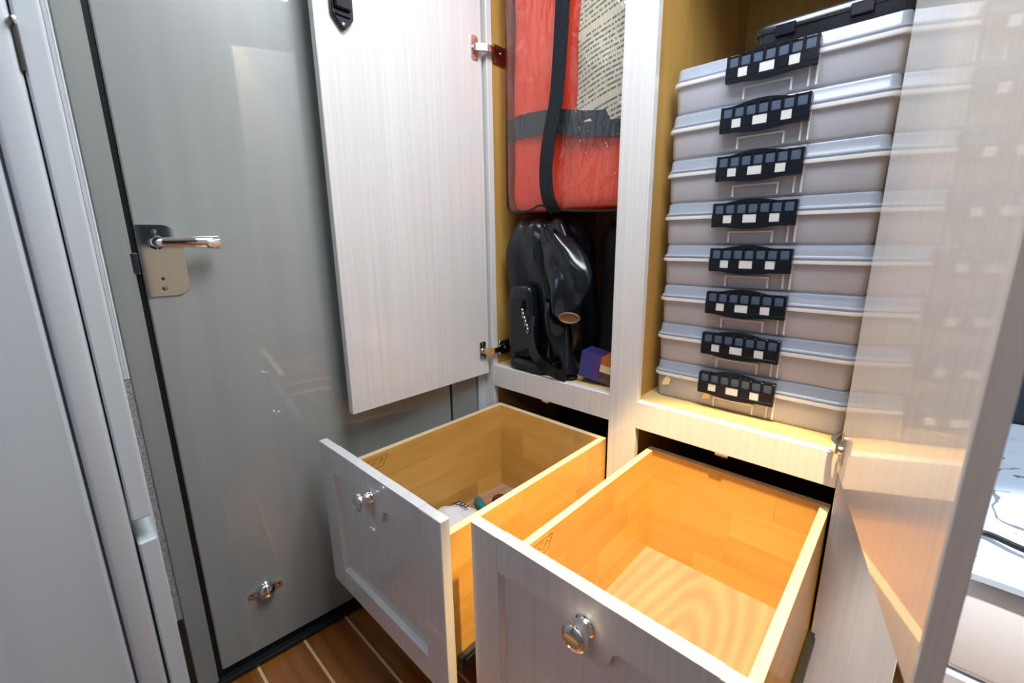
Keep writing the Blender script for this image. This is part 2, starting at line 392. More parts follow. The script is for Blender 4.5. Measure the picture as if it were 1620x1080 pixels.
mk('trim_6', wb(-.045, .012, .1, .9, FLOOR + .0002, FLOOR + .014, .002), 'black_gloss', kind='structure', label='black sill strip under the grey door')
mk('trim_7', wb(-.045, -.004, .1, .9, FLOOR + .0142, FLOOR + .03), 'black', kind='structure', label='black gap under the grey door')
door = mk('door_1', wb(-.045, 0, .1225, .772, FLOOR + .032, CEIL - .01, .0025), 'grey', kind='structure', label='glossy grey cabin door with chrome lever handle')
# lever handle
pts = rr_pts(.1235, .189, -.088, .041, (.030, 0, 0, .022), 8)
pl_ = mk('handle_plate', prism(bmesh.new(), [(a - .44, b) for a, b in pts], MW @ Vector((.0002, 0, 0)), WU, (0, 0, 1), WN * .003, .0008), 'chrome', door, smooth=True, label='chrome handle plate')
bm = bmesh.new(); lathe(bm, [(0, 0), (.013, 0), (.013, .004), (.009, .008), (.0085, .04), (0, .04)], wp(.003, .150, .010), WN)
tube(bm, smoothpts([wp(.036, .147, .010), wp(.040, .16, .010), wp(.041, .19, .010), wp(.040, .222, .009), wp(.034, .243, .008)], 6),
     lambda t: .0085 + .005 * max(0, t - .35) / .65 - (.006 if t > .98 else 0), 14, flat=(WN, .75))
mk('lever', bm, 'chrome', door, smooth=True, label='chrome door lever')
for s_, z_ in ((.150, .0285), (.150, -.0735)):
    mk('screw', lathe(bmesh.new(), [(0, .0015), (.003, .0013), (.0045, 0)], wp(.0032, s_, z_), WN, 12), 'nickel', door)
mk('keyhole', lathe(bmesh.new(), [(0, .0006), (.003, .0006), (.003, 0)], wp(.0032, .150, -.056), WN, 12), 'slotdark', door)
mk('strike_latch', wb(-.006, .006, .109, .121, -.045, -.008, .0015), 'chrome', door, label='chrome strike on the jamb')
bm = bmesh.new(); lathe(bm, [(0, .020), (.009, .0195), (.017, .014), (.0205, .006), (.021, 0)], wp(.0005, .231, -.788), WN, 20)
prism(bm, [(-.036, -.004), (-.033, -.0055), (0, -.012), (.033, -.0055), (.036, -.004), (.036, .004), (.033, .0055), (0, .012), (-.033, .0055), (-.036, .004)],
      wp(.0003, .231, -.788), WU, (0, 0, 1), WN * .003)
st_ = mk('flush_catch', bm, 'chrome', door, smooth=True, label='small chrome catch low on the door')
for s_ in (-.029, .029): mk('screw', lathe(bmesh.new(), [(0, .002), (.0025, .0015), (.0035, 0)], wp(.0035, .231 + s_, -.788), WN, 10), 'slotdark', door)

# ------------------------------------------------------------------ built-in cabinet
YF, YB = .90, 1.46
cab = thing('built_in_cabinet', (-.44, 1.15, FLOOR), 'white-washed built-in cabinet with open doors and pulled-out drawers', 'cabinet')
XL0, XL1, XM0, XM1, XR0, XR1 = -.957, -.918, -.513, -.440, -.050, .074
RT, RB = -.366, -.433
OT, CT = .70, CEIL - .004
DB = -.805        # bottom of the drawer openings
bv = .0012
mk('stile', nb(XL0, XL1, YF, YF + .02, FLOOR + .09, CT, bv), 'lacquer', cab)
mk('stile', nb(XM0, XM1, YF, YF + .02, FLOOR + .09, CT, bv), 'lacquer', cab)
mk('stile', nb(XR0, XR1, YF, YF + .02, FLOOR + .09, CT, bv), 'lacquer', cab)
for a, b_ in ((XL1, XM0), (XM1, XR0)):
    mk('rail', nb(a + .0002, b_ - .0002, YF, YF + .02, RB, RT, bv), 'lacquer', cab)
    mk('rail', nb(a + .0002, b_ - .0002, YF, YF + .02, OT, CT, bv), 'lacquer', cab)
    mk('rail', nb(a + .0002, b_ - .0002, YF, YF + .02, FLOOR + .09, DB, bv), 'lacquer', cab)
    mk('shelf_floor', nb(a - (.004 if a < -.6 else .012), b_ + .004, YF + .0205, YB, RT - .018, RT - .001), 'plyfloor', cab)
    c_ = (a + b_) / 2
    mk('catch_plate', nb(c_ - .013, c_ + .013, YF - .0005, YF + .012, RB - .006, RB - .0002, .001), 'nickel', cab, label='small metal drawer catch under the rail')
mk('side_panel', nb(XL0 + .018, XL1 - .004, YF + .02, YB, FLOOR, CT), 'ply', cab)
mk('divider_panel', nb(XM0 + .004, XM1 - .012, YF + .02, YB, FLOOR, CT), 'ply', cab)
mk('side_panel', nb(XR0 + .004, XR0 + .022, YF + .02, YB, FLOOR, CT), 'ply', cab)
mk('end_panel', nb(XR0 + .0225, XR1 - .001, YF + .02, YB, FLOOR, CT), 'lacquer', cab)
mk('back_panel', nb(XL0 + .018, XR1, YB, YB + .012, FLOOR, CT), 'ply', cab)
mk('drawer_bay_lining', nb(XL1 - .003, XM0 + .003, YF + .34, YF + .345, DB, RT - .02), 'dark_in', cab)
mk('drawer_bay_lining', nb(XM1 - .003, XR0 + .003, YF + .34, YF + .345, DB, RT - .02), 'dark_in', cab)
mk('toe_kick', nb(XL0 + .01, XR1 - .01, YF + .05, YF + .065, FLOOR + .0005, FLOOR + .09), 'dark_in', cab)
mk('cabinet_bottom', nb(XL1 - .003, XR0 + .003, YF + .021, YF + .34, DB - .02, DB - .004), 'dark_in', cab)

# doors, hung open
DZ0, DZ1, DT = -.393, .735, .020
def hinge(parent, F, z, E_):
    """F maps door-local (w along door from hinge edge, t out of the inner face) to world"""
    bm = bmesh.new()
    c = F(.026, 0)
    u = (F(1, 0) - F(0, 0)); n = (F(0, 1) - F(0, 0))
    prism(bm, rr_pts(-.012, .012, -.028, .028, .006), c + Vector((0, 0, z)) + n * .0003, u, (0, 0, 1), n * .0022)
    lathe(bm, [(0, .006), (.007, .006), (.0085, .002), (.0085, 0)], c + Vector((0, 0, z)) + n * .002, n, 14)
    for dz in (-.02, .02): lathe(bm, [(0, .0016), (.0035, .0012), (.0042, 0)], c + Vector((0, 0, z + dz)) + n * .0026, n, 10)
    a = c + Vector((0, 0, z)) + n * .007; sx = 1 if n.x > 0 else -1
    E = Vector((E_, .952, z)); mid = Vector((E_ + sx * .010, .902, z))
    ribbon(bm, smoothpts([a, (a + mid) / 2 + Vector((sx * .004, 0, 0)), mid, E], 5), (0, 0, 1), .016, .008)
    box(bm, min(E_, E_ - sx * .004), max(E_, E_ - sx * .004), .925, .970, z - .022, z + .022, .001)
    lathe(bm, [(0, .004), (.004, .004), (.0045, 0)], (E_ + sx * .004, .945, z), (sx, 0, 0), 10)
    return mk('hinge', bm, 'nickel', parent, smooth=True, label='nickel cup hinge')
# left door, square to the face
XD = -.930
bm = nb(XD - DT, XD, .446, .893, DZ0, DZ1, .0015)
dl = mk('door', bm, 'lacquer', cab, label='left cabinet door swung wide open')
FL = lambda w_, t_: Vector((XD + t_, .893 - w_, 0))
for z_ in (-.318, .492): hinge(dl, FL, z_, -.915)
cp = [(-.024, .10), (.024, .10), (.0235, .022), (.004, 0), (-.003, 0), (-.0235, .024)]
bm = bmesh.new()
prism(bm, cp, (XD + .0003, .502, .425), (0, 1, 0), (0, 0, 1), (.010, 0, 0), .002)
box(bm, XD + .010, XD + .018, .484, .520, .458, .53, .003); box(bm, XD + .010, XD + .014, .486, .518, .447, .452, .001)
la = mk('latch_case', bm, 'black_plastic', dl, smooth=True, label='black pointed latch case')
mk('latch_screw', lathe(bmesh.new(), [(0, .0015), (.003, .001), (.0036, 0)], (XD + .0104, .502, .434), (1, 0, 0), 10), 'nickel', dl)
# right door, 104 degrees open
A = math.radians(14)
HX, HY = -.053, .893
u_ = Vector((math.sin(A), -math.cos(A), 0)); n_ = Vector((-math.cos(A), -math.sin(A), 0))
MD = Matrix(((u_.x, -n_.x, 0, HX), (u_.y, -n_.y, 0, HY), (0, 0, 1, 0), (0, 0, 0, 1)))
dr = mk('door', nb(0, .447, 0, DT, DZ0, DZ1, .0015, mtx=MD), 'lacquer', cab, label='right cabinet door swung open, mirroring the boxes')
FR = lambda w_, t_: Vector((HX, HY, 0)) + u_ * w_ + n_ * t_
for z_ in (-.345, .492): hinge(dr, FR, z_, -.053)

# drawers
def staves(axis, fixed, a0, a1, z0, z1, rows, parent, seed, lmin=.16, lmax=.30):
    """edge-glued panel: axis 'y' runs along Y at x in fixed, axis 'x' runs along X at y in fixed"""
    rnd = random.Random(seed); h = (z1 - z0) / rows; g = .00012
    for r in range(rows):
        p = a0
        off = rnd.uniform(.06, lmax)
        while p < a1 - 1e-6:
            q = p + (off if p == a0 else rnd.uniform(lmin, lmax))
            if a1 - q < .06: q = a1
            zz0, zz1 = z0 + r * h + g, z0 + (r + 1) * h - g
            if axis == 'y': bm = nb(fixed[0], fixed[1], p + g, q - g, zz0, zz1)
            else: bm = nb(p + g, q - g, fixed[0], fixed[1], zz0, zz1)
            mk('stave', bm, 'stave' if axis == 'y' else 'stave_x', parent); p = q
def drawer(cx, yf, ybk, bx0, bx1, label, seed):
    hw, zt, zb = .221, -.430, -.792
    sw = .060; th = .019; y1 = yf + th
    bm = bmesh.new()
    box(bm, cx - hw, cx - hw + sw, yf, y1, zb, zt, bv); box(bm, cx + hw - sw, cx + hw, yf, y1, zb, zt, bv)
    ztp = zt - .060; zbp = zb + .055
    xa, xb = cx - hw + sw, cx + hw - sw
    box(bm, xa + .0001, xb - .0001, yf, y1, zb, zbp, bv)
    # top rail with the rounded tab behind the knob
    kx = cx; tabw, tabd, rr = .038, .026, .014
    pts = [(xa, zt), (xb, zt), (xb, ztp), (kx + tabw + rr, ztp)]
    for k in range(5): a = math.radians(90 + 90 * k / 4); pts.append((kx + tabw + rr + rr * math.cos(a), ztp - rr + rr * math.sin(a)))
    for k in range(6): a = math.radians(0 - 90 * k / 5); pts.append((kx + tabw - rr + rr * math.cos(a), ztp - tabd + rr * 0.9 + rr * math.sin(a)))
    for k in range(6): a = math.radians(270 - 90 * k / 5); pts.append((kx - tabw + rr + rr * math.cos(a), ztp - tabd + rr * 0.9 + rr * math.sin(a)))
    for k in range(5): a = math.radians(0 + 90 * k / 4); pts.append((kx - tabw - rr + rr * math.cos(a), ztp - rr + rr * math.sin(a)))
    pts.append((xa, ztp))
    cl = []
    for p in pts:
        if not cl or (Vector(p) - Vector(cl[-1])).length > 1e-5: cl.append(p)
    prism(bm, cl, (0, yf, 0), (1, 0, 0), (0, 0, 1), (0, th, 0))
    d = mk('drawer', bm, 'lacquer', cab, label=label)
    mk('front_panel', nb(xa + .0002, xb - .0022, yf + .010, y1 - .001, zbp + .0002, ztp - .0022), 'lacquer', d)
    # bevelled bead round the recessed panel
    bm = bmesh.new(); q = .005
    def wedge(p0, p1, inw):
        p0, p1, inw = Vector(p0), Vector(p1), Vector(inw); f = Vector((0, -.008, 0)); t = bmesh.new()
        vs_ = [t.verts.new(v) for v in (p0, p0 + inw * q, p0 + f, p1, p1 + inw * q, p1 + f)]
        for fc in ((0, 1, 2), (3, 5, 4), (0, 3, 4, 1), (1, 4, 5, 2), (2, 5, 3, 0)): t.faces.new([vs_[i] for i in fc])
        bmesh.ops.recalc_face_normals(t, faces=t.faces); merge(bm, t)
    yp = yf + .0099
    wedge((xa + .0003, yp, zbp), (xa + .0003, yp, ztp), (1, 0, 0)); wedge((xb - .0003, yp, zbp), (xb - .0003, yp, ztp), (-1, 0, 0))
    wedge((xa, yp, zbp + .0003), (xb, yp, zbp + .0003), (0, 0, 1))
    mk('panel_bead', bm, 'lacquer', d)
    # knob
    kz = zt - .047
    bm = bmesh.new()
    lathe(bm, [(0, 0), (.0155, 0), (.0155, .0025), (.013, .004), (.0115, .008), (.0115, .016), (.014, .019), (.0175, .021), (.0185, .0245), (.0178, .029), (.015, .0315), (.011, .0325), (.0105, .0318), (0, .0318)],
          (kx, yf - .0002, kz), (0, -1, 0), 28)
    mk('knob', bm, 'chrome', d, smooth=True, label='round chrome push knob')
    # box
    zt2, zb2, tk = -.485, -.772, .0145
    ya = y1 + .0002
    mk('box_front', nb(bx0 + tk, bx1 - tk, ya, ya + tk, zb2, zt2 - .002), 'stave_x', d)
    staves('y', (bx0, bx0 + tk), ya, ybk, zb2, zt2 - .0012, 4, d, seed); staves('y', (bx1 - tk, bx1), ya, ybk, zb2, zt2 - .0012, 4, d, seed + 1)
    staves('x', (ybk - tk, ybk), bx0 + tk, bx1 - tk, zb2, zt2 - .0012, 4, d, seed + 2, .1, .2)
    for x0, x1 in ((bx0, bx0 + tk), (bx1 - tk, bx1)): mk('top_edge', nb(x0, x1, ya, ybk, zt2 - .0012, zt2, .0005), 'edge', d)
    mk('top_edge', nb(bx0 + tk, bx1 - tk, ybk - tk, ybk, zt2 - .0012, zt2, .0005), 'edge', d)
    mk('drawer_bottom', nb(bx0 + tk, bx1 - tk, ya + tk, ybk - tk, zb2 + .012, zb2 + .022), 'dbottom', d)
    for x0, x1 in ((bx0 - .012, bx0 - .001), (bx1 + .001, bx1 + .012)):
        bm = bmesh.new(); box(bm, x0, x1, ya + .02, ybk + .25, zb2 - .006, zb2 + .030, .001); xo = x0 - .0015 if x1 < cx else x1
        box(bm, xo, xo + .0015, ya + .03, ybk + .25, zb2 + .004, zb2 + .020)
        mk('runner', bm, 'steel', d, label='dark steel drawer runner')
    # burnt-in maker's stamp near the front of the left side
    bm = bmesh.new(); X = bx0 + tk + .0001
    def stroke(a, b, w=.0016):
        a, b = Vector((X, *a)), Vector((X, *b)); dd = (b - a).normalized(); pp = Vector((0, -dd.z, dd.y)) * w / 2
        t = bmesh.new(); t.faces.new([t.verts.new(v) for v in (a - pp, b - pp, b + pp, a + pp)]); merge(bm, t)
    s0 = ya + .036; zz = zt2 - .012; S = lambda u, v: (s0 + u * .066 + v * .016, zz - .026 + v * .026)
    for a, b in (((0, 0), (1, 0)), ((1, 0), (1, 1)), ((1, 1), (0, 1)), ((0, 1), (0, 0)),
                 ((.38, .8), (.14, .8)), ((.14, .8), (.14, .2)), ((.14, .2), (.38, .2)),
                 ((.48, .2), (.48, .8)), ((.48, .8), (.68, .8)), ((.48, .5), (.64, .5)), ((.78, .2), (.78, .8)), ((.78, .8), (.9, .65)), ((.9, .65), (.78, .5))):
        stroke(S(*a), S(*b))
    mk('maker_stamp', bm, 'stamp', d, label='burnt-in slanted maker stamp')
    # black adjuster clip inside the front corner
    bm = bmesh.new(); box(bm, bx0 + tk + .001, bx0 + tk + .02, ya + tk + .0005, ya + tk + .03, zt2 - .085, zt2 - .060, .004, 2)
    mk('front_clip', bm, 'black_plastic', d, smooth=True)
    return d
drawer(-.7155, .362, .905, -.897, -.520, 'left drawer pulled out, white-washed front', 11)
drawer(-.2425, .398, .938, -.417, -.055, 'right drawer pulled out under the added warm light', 23)

# loose things in the left drawer
bm = bmesh.new()
t_ = bmesh.new(); bmesh.ops.create_grid(t_, x_segments=16, y_segments=14, size=1)
for v in t_.verts:
    x, y_ = v.co.x, v.co.y
    v.co = Vector((-.790 + x * .072, .620 + y_ * .075, -.717 + .045 * max(0, 1 - (x * x + y_ * y_) * .75) + .012 * noise.noise(Vector((x * 2, y_ * 2, 1)))))
g = bmesh.ops.extrude_face_region(t_, geom=list(t_.faces)); bmesh.ops.translate(t_, vec=(0, 0, -.03), verts=[e for e in g['geom'] if isinstance(e, bmesh.types.BMVert)])
bmesh.ops.recalc_face_normals(t_, faces=t_.faces); merge(bm, t_)
pk = mk('plastic_packet', bm, 'paper', smooth=True, label='crumpled white plastic packet lying in the left drawer', cat='packet')
bm = bmesh.new()
for k in range(4): tube(bm, smoothpts([(-.815 + .011 * k, .635 + .005 * k, -.671), (-.808 + .011 * k, .648, -.6705), (-.812 + .011 * k, .660, -.673)], 4), .0018, 6)
mk('print_mark', bm, 'ink', pk)
bm = bmesh.new(); d0 = Vector((.5, -.35, .12)).normalized()
lathe(bm, [(0, 0), (.010, 0), (.012, .004), (.012, .05), (.009, .054), (.009, .066), (0, .066)], (-.855, .760, -.736), Vector((.55, -.22, 0)).normalized(), 16)
mk('marker_cap', bm, 'blue_tint', smooth=True, label='teal plastic tube lying in the left drawer', cat='tube')
bm = bmesh.new(); blob(bm, (-.800, .805, -.7375), (.028, .022, .012), (.7, .7), 20, 12)
mk('leather_pouch', bm, 'maroon', smooth=True, label='small dark maroon pouch at the back of the left drawer', cat='pouch')

# ------------------------------------------------------------------ storage boxes
BW, BDp, BP = .386, .36, .0893
YL = .972
def storage_box():
    r = thing('storage_box', (-.245, YL + BDp / 2, RT - .001), 'x', 'storage box', 'clear storage boxes stacked in the right bay')
    c = (-.245, YL + BDp / 2); z = RT - .001 + .0005
    b = mk('body', loft(bmesh.new(), BW / 2, BDp / 2, .022, [(.014, z), (.011, z + .002), (.0085, z + .006), (.006, z + .0545), (.008, z + .0545), (.0105, z + .008), (.016, z + .0035)], c), 'box_body', r, smooth=True)
    mk('rim', loft(bmesh.new(), BW / 2, BDp / 2, .022, [(.0075, z + .0547), (0, z + .0547), (-.0005, z + .058), (0, z + .0612), (.0075, z + .0612), (.0075, z + .0548)], c, False, False), 'box_rib', r, smooth=True)
    l = mk('lid', loft(bmesh.new(), BW / 2, BDp / 2, .022, [(.004, z + .0617), (.002, z + .0625), (.001, z + .0655), (.0045, z + .068), (.006, z + .070), (.0075, z + .085), (.009, z + .0885), (.015, z + .0895), (.018, z + .0895), (.021, z + .0865)], c), 'box_lid', r, smooth=True)
    # embossed ribs on the front wall
    lx0, lx1 = -.326, -.176; W_ = lx1 - lx0; bm = bmesh.new()
    fx0, fx1 = lx0 + .20 * W_, lx0 + .75 * W_; yr = YL + .0035
    box(bm, fx0, fx1, yr - .001, yr + .005, z + .0245, z + .0278); box(bm, fx0, fx0 + .0032, yr - .001, yr + .005, z + .006, z + .0244); box(bm, fx1 - .0032, fx1, yr - .001, yr + .005, z + .006, z + .0244)
    for q in (.905, .985): box(bm, lx0 + q * W_, lx0 + q * W_ + .003, yr - .001, yr + .005, z + .006, z + .053)
    mk('label_frame', bm, 'box_rib', r)
    # latch handle
    bm = bmesh.new(); y0, y1 = YL - .011, YL - .0005; zl, zm, zh = z + .036, z + .0625, z + .083
    box(bm, lx0, lx1, y0, y1, zl, z + .0435, .0008); box(bm, lx0, lx1, y0, y1, z + .0595, zm)
    wins = [(.145, .255), (.39, .555), (.705, .82)]; p = 0
    for a, b_ in wins + [(1, 1)]:
        box(bm, lx0 + p * W_, lx0 + a * W_, y0 if p else y0, y1, z + .0436, z + .0594); p = b_
    for k in range(8):
        xk = lx0 + W_ * (k / 7) * .965; box(bm, xk, xk + W_ * .035, y0 + .001, y1 + .006, zm + .0001, zh, .001)
    mk('hinge_strip', nb(lx0 + .001, lx1 - .001, y0 + .0045, y0 + .0058, zm + .0002, zh - .0045), 'latch_strip', r)
    box(bm, lx0 + .002, lx1 - .002, y0 + .005, y1 + .008, zh - .004, zh)
    prism(bm, [(lx0 + .02 + (W_ - .05) * k / 12, .0075 * math.sin(math.pi * k / 12)) for k in range(13)], (0, y0 + .004, zh - .001), (1, 0, 0), (0, 0, 1), (0, .012, 0))
    prism(bm, [(lx0 + .02 + (W_ - .05) * k / 12, -.005 * math.sin(math.pi * k / 12)) for k in range(13)], (0, y0, zl + .0005), (1, 0, 0), (0, 0, 1), (0, .006, 0))
    for a, b_ in wins:
        mk('latch_tab', nb(lx0 + a * W_ + .0004, lx0 + b_ * W_ - .0004, y0 + .0006, y1, z + .0438, z + .0592), 'box_rib', r)
    mk('latch_handle', bm, 'black_plastic', r, smooth=False, label='black comb-like latch handle')
    return r
sb = storage_box()
names = ['bottom storage box of the stack, resting on the plywood shelf', 'second storage box from the bottom of the stack', 'third storage box from the bottom of the stack',
         'fourth storage box from the bottom of the stack', 'fifth storage box from the bottom, fourth from the top', 'third storage box from the top of the stack',
         'second storage box from the top of the stack', 'topmost clear storage box, under the black case']
tag(sb, names[0])
for i in range(1, 8):
    jx = random.uniform(-.0025, .0025)
    off = (jx, random.uniform(0, .004), BP * i)
    r = clone(sb, off, label=names[i])
    for ch in list(sb.children): clone(ch, off, r)
for k, (sx, sz) in enumerate(((-.405, .040), (-.310, .028))):
    mk('sticker_scrap', prism(bmesh.new(), [(-.012, -.008), (.004, -.009), (.012, .004), (.006, .012), (-.004, .006)], (sx, YL + .0045, RT + sz), (1, 0, .3), (-.3, 0, 1), (0, -.0015, 0)), 'scrap', sb)
# black case on top
zc = RT - .001 + BP * 8 + .0005
cs = thing('black_case', (-.17, 1.12, zc), 'flat black plastic case lying on the topmost storage box', 'case')
mk('case_body', loft(bmesh.new(), .118, .13, .02, [(.006, zc), (.001, zc + .004), (0, zc + .022)], (-.172, 1.12)), 'black_gloss', cs, smooth=True)
mk('case_lid', loft(bmesh.new(), .120, .132, .02, [(0, zc + .0225), (0, zc + .032), (.005, zc + .040), (.012, zc + .042)], (-.172, 1.12)), 'black_gloss', cs, smooth=True)
for x in (-.237, -.127): mk('case_latch', nb(x - .016, x + .016, .984, .9885, zc + .012, zc + .031, .0015), 'black_plastic', cs)

# ------------------------------------------------------------------ red life jacket in a clear bag
lj = thing('life_jacket_pack', (-.69, 1.0, .075), 'red life jacket packed in clear plastic above the black bag', 'life jacket')
def jfn(p, u):
    n1 = noise.noise(Vector((p.x * 7, p.y * 7, p.z * 5))); n2 = noise.noise(Vector((p.x * 18, p.y * 18, p.z * 11 + 4)))
    return u.normalized() * (.010 * n1 + .004 * n2)
mk('jacket_body', blob(bmesh.new(), (-.7005, 1.030, .385), (.175, .080, .300), (.16, .16), 72, 60, jfn), 'jacket', lj, smooth=True)
yj = .947
def front_strip(pts, w, th, wd): return ribbon(bmesh.new(), smoothpts(pts, 8), wd, w, th)
mk('waist_band', front_strip([(-.879, .985, .300), (-.870, .951, .300), (-.80, .9395, .299), (-.72, .938, .292), (-.63, .938, .272), (-.56, .939, .262), (-.525, .96, .258)], .056, .004, (0, 0, 1)), 'band', lj, label='dark slate band round the jacket')
bm = bmesh.new()
t_ = bmesh.new(); bmesh.ops.create_grid(t_, x_segments=10, y_segments=16, size=1)
for v in t_.verts:
    a, b_ = v.co.x, v.co.y
    v.co = Vector((-.588 + a * .064 + .004 * b_, .9335 + .0025 * math.sin(b_ * 5 + a * 2) + .006 * a * a, .432 + b_ * .160 - a * .006))
g = bmesh.ops.extrude_face_region(t_, geom=list(t_.faces)); bmesh.ops.translate(t_, vec=(0, .002, 0), verts=[e for e in g['geom'] if isinstance(e, bmesh.types.BMVert)])
bmesh.ops.recalc_face_normals(t_, faces=t_.faces); merge(bm, t_)
mk('care_label', bm, 'label', lj, label='cream label printed with lines of small text')
def wfn(p, u):
    n1 = noise.noise(Vector((p.x * 8 + p.z * 5, p.y * 7, p.z * 5))); return u.normalized() * (.002 + .003 * n1)
mk('clear_cover', blob(bmesh.new(), (-.7005, 1.028, .384), (.181, .101, .306), (.12, .12), 64, 56, wfn), 'wrap', lj, smooth=True, label='clear plastic cover')
mk('piping', tube(bmesh.new(), smoothpts([(-.8865, .945, .66), (-.8865, .942, .40), (-.8865, .940, .13), (-.880, .936, .092), (-.862, .932, .080), (-.80, .931, .082), (-.76, .931, .094), (-.72, .931, .083), (-.66, .931, .076), (-.58, .932, .071), (-.53, .934, .070)], 6), .0032, 8), 'black', lj, smooth=True)
mk('strap', front_strip([(-.668, .915, .68), (-.683, .917, .54), (-.690, .917, .43), (-.698, .914, .33), (-.716, .910, .245), (-.724, .909, .17), (-.719, .911, .115), (-.712, .918, .090), (-.706, .930, .076)], .040, .003, lambda t: (1, 0, .12)), 'webbing', lj, label='black webbing strap hanging down the front')

# ------------------------------------------------------------------ black vinyl bag below it
zf = RT - .001
vb = thing('vinyl_bag', (-.77, 1.0, zf), 'slumped glossy black vinyl bag with straps and chain', 'bag')
def bfn(p, u):
    th = math.atan2(u.y, u.x); f = .010 * math.sin(7 * th + p.z * 11) + .026 * noise.noise(Vector((p.x * 8, p.y * 8, p.z * 4))) + .007 * noise.noise(Vector((p.x * 22, p.y * 22, p.z * 12)))
    k = max(0, (p.z + .02) / .10)          # gathered neck at the top
    d = Vector((u.x, u.y, .3 * u.z)) * f
    return d + Vector((-(p.x + .79) * .22 * k, -(p.y - 1.0) * .2 * k, 0))
mk('bag_body', blob(bmesh.new(), (-.780, 1.015, -.150), (.114, .088, .214), (.38, .62), 72, 56, bfn), 'vinyl', vb, smooth=True)
# folded flap with an open end, like a sleeve
def sheet(fn, nu=22, nv=34, th=.006):
    t = bmesh.new(); G = [[t.verts.new(fn(u / nu, v / nv)) for u in range(nu + 1)] for v in range(nv + 1)]
    for a, b in zip(G, G[1:]):
        for k in range(nu): t.faces.new((a[k], a[k + 1], b[k + 1], b[k]))
    bmesh.ops.recalc_face_normals(t, faces=t.faces)
    g = bmesh.ops.extrude_face_region(t, geom=list(t.faces)); bmesh.ops.translate(t, vec=(.002, th, 0), verts=[e for e in g['geom'] if isinstance(e, bmesh.types.BMVert)])
    bmesh.ops.recalc_face_normals(t, faces=t.faces); return t
def flap(u, v):
    wv = .080 + .045 * math.sin(math.pi * min(1, v * 1.1)) - .008 * v
    x = -.765 + .055 * v + wv * u * 1.15
    yy = .952 - .034 * math.sin(math.pi * (.15 + .8 * u)) - .020 * v + .010 * math.sin(8 * u - 5 * v) * (.3 + v) + .006 * noise.noise(Vector((u * 4, v * 5, 0)))
    return (x, yy, .045 - .235 * v - .035 * u * (1 - v) + .012 * math.sin(6 * u) * v)
mk('side_flap', sheet(flap), 'vinyl', vb, smooth=True)
mk('flap_opening', lathe(bmesh.new(), [(.0, -.004), (.018, -.003), (.0255, .0), (.029, .004), (.026, .006), (.020, .002), (0, .001)], (-.640, .905, -.190), (.25, -.62, -.1), 20, mtx=Matrix.Translation((0, 0, -.190)) @ Matrix.Diagonal((1, 1, .55, 1)) @ Matrix.Translation((0, 0, .190))), 'tan', vb, smooth=True, label='tan lined open end of the flap')
def fold(u, v):
    x = -.760 + .075 * v + (.075 - .025 * v) * u
    yy = .940 - .030 * math.sin(math.pi * u) - .012 * math.sin(math.pi * v) + .008 * math.sin(7 * u + 6 * v)
    return (x, yy, -.145 - .185 * v - .02 * u)
mk('side_fold', sheet(fold), 'vinyl', vb, smooth=True)
mk('front_pocket', blob(bmesh.new(), (-.815, .925, -.225), (.046, .022, .105), (.4, .5), 32, 24, lambda p, u: u * (.006 * noise.noise(p * 14))), 'vinyl', vb, smooth=True)
mk('carry_strap', front_strip([(-.775, .912, -.20), (-.772, .903, -.25), (-.755, .898, -.300), (-.72, .897, -.332), (-.68, .899, -.345), (-.648, .906, -.350)], .030, .003, lambda t: (.75 - .75 * t, 0, .2 + .9 * t)), 'vinyl', vb, label='flat black carrying strap')
mk('base_flap', blob(bmesh.new(), (-.790, .950, -.347), (.072, .052, .0165), (.5, .5), 36, 16, lambda p, u: u * (.005 * noise.noise(p * 16))), 'fabric_dark', vb, smooth=True)
mk('strap_end', blob(bmesh.new(), (-.685, .940, -.3595), (.045, .022, .006), (.6, .6), 24, 10), 'fabric_dark', vb, smooth=True)
mk('buckle', prism(bmesh.new(), rr_pts(-.018, .018, -.016, .016, .004), (-.812, .899, -.172), (1, 0, 0), (0, .2, 1), (0, -.006, 0), .001), 'black_plastic', vb, smooth=True)
for k in range(7):
    c = Vector((-.803 + .004 * k + (.004 if k % 2 else 0), .8975 + .0004 * k, -.178 - .0105 * k)); pt = []
    tilt = .35 if k % 2 else 1.2
    for q in range(13):
        a = 2 * math.pi * q / 12; pt.append(c + Vector((.0048 * math.cos(a) * math.sin(tilt), -.0048 * math.cos(a) * math.cos(tilt), .008 * math.sin(a))))
    mk('chain_link', tube(bmesh.new(), pt, .0012, 6, False), 'nickel', vb, smooth=True)
# second, dark nylon bag behind on the right
nbag = thing('nylon_bag', (-.605, 1.20, zf), 'dark black nylon bag in shadow behind the vinyl bag', 'bag')
mk('bag_body', blob(bmesh.new(), (-.590, 1.205, -.153), (.064, .15, .207), (.3, .3), 48, 36, lambda p, u: u.normalized() * (.008 * noise.noise(p * 9))), 'fabric_dark', nbag, smooth=True)
mk('zip_pull', nb(-.588, -.583, 1.050, 1.055, -.165, -.130, .001), 'nickel', nbag)
mk('cord_loop', tube(bmesh.new(), smoothpts([(-.585, 1.035, -.075), (-.57, 1.030, -.060), (-.555, 1.033, -.066), (-.565, 1.030, -.088), (-.585, 1.035, -.075)], 6), .002, 6), 'webbing', nbag, smooth=True)
